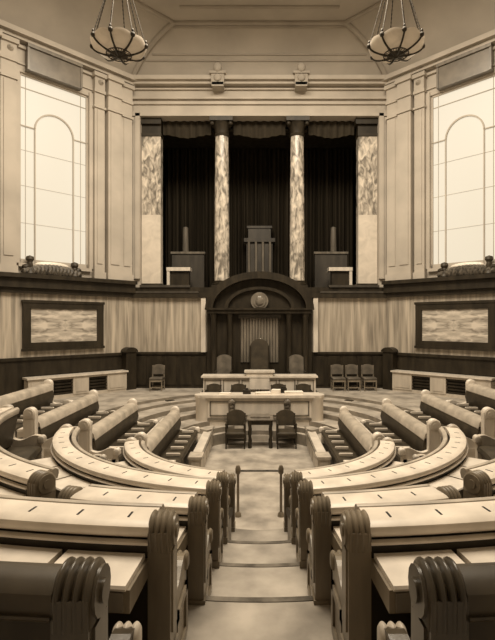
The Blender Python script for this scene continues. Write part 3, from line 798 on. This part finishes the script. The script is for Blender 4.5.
mb = MB(); xbox(mb, -1.76, 1.76, Yu - .06, Yu + .55, zu - .05, zu); obj('desk_top', mb, M['oak_pale'], root, smooth=False)
mb = MB(); xbox(mb, -.40, .40, Yu - .03, Yu + .4, zu, zu + .1); xbox(mb, -.46, .46, Yu - .06, Yu + .42, zu + .1, zu + .15); xbox(mb, -.3, .3, Yu - .05, Yu - .03, zu - .4, zu - .02); obj('lectern', mb, M['oak_pale'], root, smooth=False)
# side returns of the dais
for s, side in ((-1, 'left'), (1, 'right')):
    mb = MB(); xbox(mb, min(s * 1.62, s * 1.78), max(s * 1.62, s * 1.78), 13.0, 13.9, 0, .95)
    struct('trim_14' if s < 0 else 'trim_15', mb, M['oak'])

# ------------------------------------------------------------------ chairs
def chair(label, loc, rz, w=.46, d=.46, sh=.45, h=.86, arms=False, wood='oak', pad='leather_dark', cat='chair', group=None, peak=0, back_pad=True):
    root = thing('chair' if not arms else 'armchair', label, cat, loc, rz, group)
    mb = MB(); mb.box((0, 0, sh - .04), (w, d, .08), 0, 0, .025); lobj('seat', mb, M[pad], root)
    mb = MB()
    for q in (-1, 1): mb.box((0, q * (d / 2 - .03), sh - .11), (w - .06, .03, .06)); mb.box((q * (w / 2 - .03), 0, sh - .11), (.03, d - .06, .06))
    for q in (-1, 1): mb.box((0, q * (d / 2 - .035), .12), (w - .06, .025, .03))
    lobj('stretcher', mb, M[wood], root, smooth=False)
    for a in (-1, 1):
        mb = MB(); x, y = a * (w / 2 - .025), -(d / 2 - .025)
        mb.tube([(x, y, 0), (x, y, sh - .08 if not arms else sh + .2)], [.018, .024], 8); lobj('leg', mb, M[wood], root)
        mb = MB(); y = d / 2 - .025
        mb.tube([(x, y + .03, 0), (x, y, sh - .05), (x, y + .05, h - .03)], [.018, .024, .02], 8); lobj('leg', mb, M[wood], root)
        if arms:
            mb = MB(); mb.tube([(x, -d / 2, sh + .2), (x, 0, sh + .22), (x, d / 2, sh + .2)], [.03, .025, .025], 8); lobj('arm', mb, M[wood], root)
    mb = MB()
    n = 12; hb = w / 2 - .01
    poly = [(-hb, sh + .08), (hb, sh + .08)]
    for i in range(n + 1):
        a = PI * i / n; poly.append((hb * math.cos(a), h - .10 + (.10 + peak) * math.sin(a)))
    mb.prism(poly, lambda a, b, t: Vector((a, d / 2 + .0 + t + (b - sh) * .12, b)), -.05, .02)
    lobj('backrest', mb, M[pad], root)
    return root
M['chair_wood'] = mat('chair_wood', .16, .26, 6, rough=.4, sat=1.3)
M['pad_mid'] = mat('chair_leather', .06, .15, 4, rough=.45, spec=.4, sat=1.15)
c0 = chair('small brown wooden chair with padded back, nearest the dais of the three right of it', (2.64, 15.45, ZF), 0, .44, .44, .45, .86, wood='chair_wood', pad='pad_mid', group='chairs along the far wainscot')
dup(c0, (3.14, 15.45, ZF), 0, 'small brown wooden chair with padded back, middle one of the three right of the dais')
dup(c0, (3.68, 15.45, ZF), 0, 'small brown wooden chair with padded back, outermost of the three right of the dais')
dup(c0, (-3.44, 15.45, ZF), 0, 'small brown wooden chair with padded back alone against the wainscot left of the dais')
# chairman's chair and flanking armchairs
c1 = chair('round topped leather armchair left of the chairman chair, behind the raised desk', (-1.17, 14.95, ZF + .02), 0, .56, .52, .46, 1.12, True, 'dark_wood', 'pad_mid', 'armchair', 'armchairs flanking the chairman', .08)
dup(c1, (1.22, 14.95, ZF + .02), 0, 'round topped leather armchair right of the chairman chair, behind the raised desk')
ct = chair('tall backed chairman chair in the middle under the dark arched canopy', (0, 15.0, ZF + .02), 0, .66, .6, .5, 1.52, True, 'dark_wood', 'leather_dark', 'armchair', None, .20)
mb = MB(); mb.blob((.03, .42, 1.60), (.07, .03, .13), 0, 0, 2); lobj('crest', mb, M['alabaster'], ct, 'small pale carved crest')
# clerks' chairs between the desks
c2 = None
for x, w in ((-1.35, 'outermost at the left end'), (-.62, 'second from the left end'), (.56, 'second from the right end'), (1.30, 'outermost at the right end')):
    l = 'low dark leather clerk chair behind the long desk, ' + w
    if c2 is None: c2 = chair(l, (x, 13.42, .62), 0, .46, .42, .42, .80, True, 'dark_wood', 'leather_dark', 'armchair', 'chairs of the clerks')
    else: dup(c2, (x, 13.42, .62), 0, l)
# papers on the desks
def paper(x, y, z, w, d, rz, label, hgt=.03):
    mb = MB(); mb.box((x, y, z + hgt / 2), (w, d, hgt), rz); mb.box((x + .01, y, z + hgt + .003), (w * .96, d * .95, .005), rz + .08)
    tag(obj('paper_stack', mb, M['paper'], smooth=False), label, 'papers', 'papers on the clerks desk')
paper(.10, 12.78, zt, .42, .22, .1, 'wide white paper stack on the long desk near its middle', .05)
paper(.46, 12.86, zt, .24, .2, -.2, 'thicker white paper stack on the long desk, just right of the middle', .11)
paper(.95, 12.8, zt, .5, .22, .05, 'long white paper stack on the right half of the long desk', .07)
paper(-.95, 12.8, zt, .3, .2, -.1, 'low white paper pile on the left half of the long desk', .03)
mb = MB(); mb.box((-.35, 12.8, zt + .06), (.22, .16, .12), 0, 0, .01); mb.box((-.35, 12.8, zt + .14), (.08, .08, .05), 0, 0, .01)
tag(obj('inkstand', mb, M['metal']), 'dark inkstand on the long desk, left of the papers', 'inkstand')
mb = MB(); mb.box((.68, 13.0, zt + .07), (.16, .12, .14), .3, 0, .01); mb.box((.68, 13.0, zt + .16), (.12, .1, .04), .3, 0, .01)
tag(obj('dispatch_box', mb, M['dark_wood']), 'small dark box on the long desk between two paper stacks', 'box')
# table and armchairs in the well
root = thing('table', 'small dark table in the well before the long desk', 'table', (0, 12.05, 0))
mb = MB(); mb.box((.02, 12.05, .735), (.68, .5, .05), 0, 0, .012); mb.box((.02, 12.05, .79), (.5, .36, .06), 0, 0, .01); obj('table_top', mb, M['oak_brown'], root)
mb = MB(); xbox(mb, -.26, .30, 11.84, 11.87, .60, .71); xbox(mb, -.26, .30, 12.23, 12.26, .60, .71); obj('apron', mb, M['dark_wood'], root)
for a in (-.25, .29):
    for b in (11.86, 12.24):
        mb = MB(); mb.lathe([(0, 0), (.05, 0), (.05, .12), (.03, .2), (.05, .4), (.035, .5), (.05, .62), (.05, .71), (0, .71)], (a, b, 0), 12); obj('leg', mb, M['dark_wood'], root)
c3 = chair('dark armchair in the well, left of the small table', (-.62, 12.0, 0), .0, .52, .5, .42, .85, True, 'dark_wood', 'leather_dark', 'armchair', 'armchairs in the well', .06)
dup(c3, (.70, 12.0, 0), .0, 'dark armchair in the well, right of the small table')

# ------------------------------------------------------------------ dark canopy behind the chairman
root = thing('canopy', 'dark wood arched canopy with columns on the far wall behind the chairman', 'canopy', (0, 15.8, ZF + .02))
Y0 = 15.55; z0 = ZF + .02; zs = E + .45
def xz(a, b, t): return Vector((a, t, b))
n = 28
poly = [(1.80, z0), (1.80, zs)] + [(1.80 * math.cos(PI * i / n), zs + 1.22 * math.sin(PI * i / n)) for i in range(1, n)] + [(-1.80, zs), (-1.80, z0)]
mb = MB(); mb.prism(poly, xz, 15.80, FY - .02); obj('back_board', mb, M['dark_wood'], root, smooth=False)
def archband(mb, r0, r1, h0, h1, ya, yb):
    for i in range(n):
        a, b = PI * i / n, PI * (i + 1) / n
        q = [(r0 * math.cos(a), zs + h0 * math.sin(a)), (r1 * math.cos(a), zs + h1 * math.sin(a)), (r1 * math.cos(b), zs + h1 * math.sin(b)), (r0 * math.cos(b), zs + h0 * math.sin(b))]
        mb.prism(q, xz, ya, yb)
mb = MB(); archband(mb, 1.58, 1.84, 1.02, 1.26, 15.5, 15.8); obj('arch', mb, M['dark_wood'], root)
mb = MB(); archband(mb, 1.08, 1.2, .66, .76, 15.66, 15.8); obj('inner_arch', mb, M['dark_wood'], root)
mb = MB(); xbox(mb, -1.78, 1.78, 15.5, 15.8, zs - .16, zs - .04); xbox(mb, -1.84, 1.84, 15.44, 15.8, zs - .04, zs + .02); obj('cornice', mb, M['dark_wood'], root, smooth=False)
for x in (-1.55, -1.0, 1.0, 1.55):
    mb = MB(); mb.lathe([(0, z0), (.13, z0), (.13, z0 + .15), (.10, z0 + .2), (.09, zs - .32), (.13, zs - .22), (.13, zs - .16), (0, zs - .16)], (x, 15.66, 0), 16); obj('column', mb, M['dark_wood'], root)
mb = MB()
for i in range(13):
    x = -.60 + i * .1; mb.lathe([(0, z0 + .9), (.05, z0 + .9), (.05, E + .12), (0, E + .12)], (x, 15.8, 0), 10)
obj('fluted_panel', mb, M['oak_brown'], root, 'lighter brown fluted panel')
mb = MB(); xbox(mb, -.72, .72, 15.68, 15.8, E + .12, E + .26); obj('shelf', mb, M['gallery_wood'], root, smooth=False)
mb = MB(); mb.prism([(.30 * math.cos(2 * PI * i / 24), E + .72 + .30 * math.sin(2 * PI * i / 24)) for i in range(24)], xz, 15.70, 15.8)
mb.prism([(.22 * math.cos(2 * PI * i / 24), E + .72 + .22 * math.sin(2 * PI * i / 24)) for i in range(24)], xz, 15.66, 15.7)
mb.blob((0, 15.65, E + .72), (.14, .05, .16), 0, 0, 3, .25)
obj('roundel', mb, M['oak_brown'], root, 'brown carved roundel')

# small vents on the curved steps
for s, side in ((-1, 'left'), (1, 'right')):
    for k, (r, a) in enumerate(((riser(3), 48), (riser(2), 47), )):
        x = s * r * math.cos(rd(a)); y = YC2 + r * math.sin(rd(a)); z = E - (FLOOR[4] if k == 0 else FLOOR[3])
        root = thing('floor_vent', 'small dark vent on the %s curved step %s the dais' % ('lower' if k == 0 else 'upper', side + ' of'), 'vent', (x - s * .10 * math.cos(rd(a)), y - .10 * math.sin(rd(a)), z), s * rd(a - 90) if s > 0 else rd(90 - a))
        mb = MB(); mb.box((0, -.05, .05), (.26, .14, .10), 0, 0, .01); lobj('casing', mb, M['dark_wood'], root)
        mb = MB()
        for q in range(3): mb.box((0, -.122, .03 + q * .025), (.2, .008, .012))
        lobj('louvre', mb, M['metal'], root)

# ------------------------------------------------------------------ hanging bowl lamps
def bowl_lamp(label, x, y, zr):
    root = thing('chandelier', label, 'chandelier', (x, y, zr), 0, 'bowl chandeliers')
    R, dp = .46, .17; NR = 8
    def surf(u, th, k=0):
        r = R * u; z = -dp * math.sqrt(max(0, 1 - u * u)) if u < 1 else 0
        sc = abs(math.sin(th * NR / 2)); z += .045 * (u ** 6) * sc; r += .012 * (u ** 6) * sc
        return Vector((r * math.cos(th) * (1 + k), r * math.sin(th) * (1 + k), z - k * .2))
    mb = MB(); nu, nt = 12, 96; vs = []; fs = []
    us = [math.sin(PI / 2 * i / nu) for i in range(nu + 1)]
    for u in us:
        for j in range(nt): vs.append(surf(max(u, .001), 2 * PI * j / nt))
    for i in range(nu):
        for j in range(nt): fs.append((i * nt + j, i * nt + (j + 1) % nt, (i + 1) * nt + (j + 1) % nt, (i + 1) * nt + j))
    mb.add(vs, fs); lobj('bowl', mb, M['alabaster'], root, 'pale alabaster bowl')
    apex = 1.45
    for k in range(NR):
        th = 2 * PI * k / NR + .0
        mb = MB(); mb.tube([surf(math.sin(PI / 2 * i / 10) if i else .02, th, .02) for i in range(11)], [.022] * 4 + [.016] * 7, 8); rb = lobj('rib', mb, M['metal'], root, 'dark metal rib')
        mb = MB(); p = surf(1, th, .02); mb.blob(p, (.04, .04, .045), 0, 0, 2); mb.blob(p + Vector((0, 0, .06)), (.022, .022, .04), 0, 0, 2); lobj('knob', mb, M['metal'], rb)
        mb = MB(); q = Vector((.05 * math.cos(th), .05 * math.sin(th), apex))
        N = 46; pts = [p.lerp(q, i / N) for i in range(N + 1)]
        mb.tube(pts, [.013 if i % 2 else .007 for i in range(N + 1)], 6); lobj('chain', mb, M['metal'], root, 'dark metal chain')
    mb = MB(); mb.lathe([(0, -dp - .05), (.03, -dp - .04), (.05, -dp - .015), (.10, -dp - .01), (.15, -dp + .005), (.13, -dp + .02), (0, -dp + .02)], (0, 0, 0), 20); lobj('boss', mb, M['metal'], root)
    mb = MB()
    for k in range(24):
        th = 2 * PI * k / 24; mb.tube([surf(.15, th, .01), surf(.42, th, .01)], .006, 5)
    mb.tube([surf(.45, 2 * PI * k / 48, .012) for k in range(49)], .010, 6)
    lobj('rosette', mb, M['metal'], root)
    mb = MB(); mb.lathe([(0, apex - .05), (.07, apex - .05), (.08, apex), (.03, apex + .06), (.018, apex + .1), (.018, CEIL - zr - .12), (.14, CEIL - zr - .06), (.16, CEIL - zr), (0, CEIL - zr)], (0, 0, 0), 14); lobj('rod', mb, M['metal'], root)
for px, w in ((119, 'left'), (396, 'right')):
    p = pt(px, 46, 8.0); bowl_lamp('alabaster bowl chandelier on dark chains, the %s one of the pair' % w, p.x, p.y, p.z)

# ------------------------------------------------------------------ light
def area(name, loc, rot, sx, sy, power, col=(1, .868, .685)):
    l = bpy.data.lights.new(name, 'AREA'); l.shape = 'RECTANGLE'; l.size = sx; l.size_y = sy; l.energy = power; l.color = col
    o = bpy.data.objects.new(name, l); COL.objects.link(o); o.location = loc; o.rotation_euler = rot; return o
area('skylight', (0, 8.4, CEIL - .05), (0, 0, 0), 8, 6, 2450)
w = bpy.data.worlds.new('World'); SC.world = w; w.use_nodes = True
w.node_tree.nodes['Background'].inputs[0].default_value = (.55, .48, .36, 1)
w.node_tree.nodes['Background'].inputs[1].default_value = .3

# ------------------------------------------------------------------ camera
cd = bpy.data.cameras.new('Camera'); cam = bpy.data.objects.new('Camera', cd); COL.objects.link(cam)
cd.sensor_fit = 'HORIZONTAL'; cd.sensor_width = 36; cd.lens = 36 * F / 495
cd.shift_x = -(CX - 247.5) / 495; cd.shift_y = (CY - 320) / 495
cam.location = (0, 0, E); cam.rotation_euler = (PI / 2, 0, 0); cd.clip_start = .05
SC.camera = cam
SC.view_settings.view_transform = 'Standard'
SC.view_settings.look = 'None'
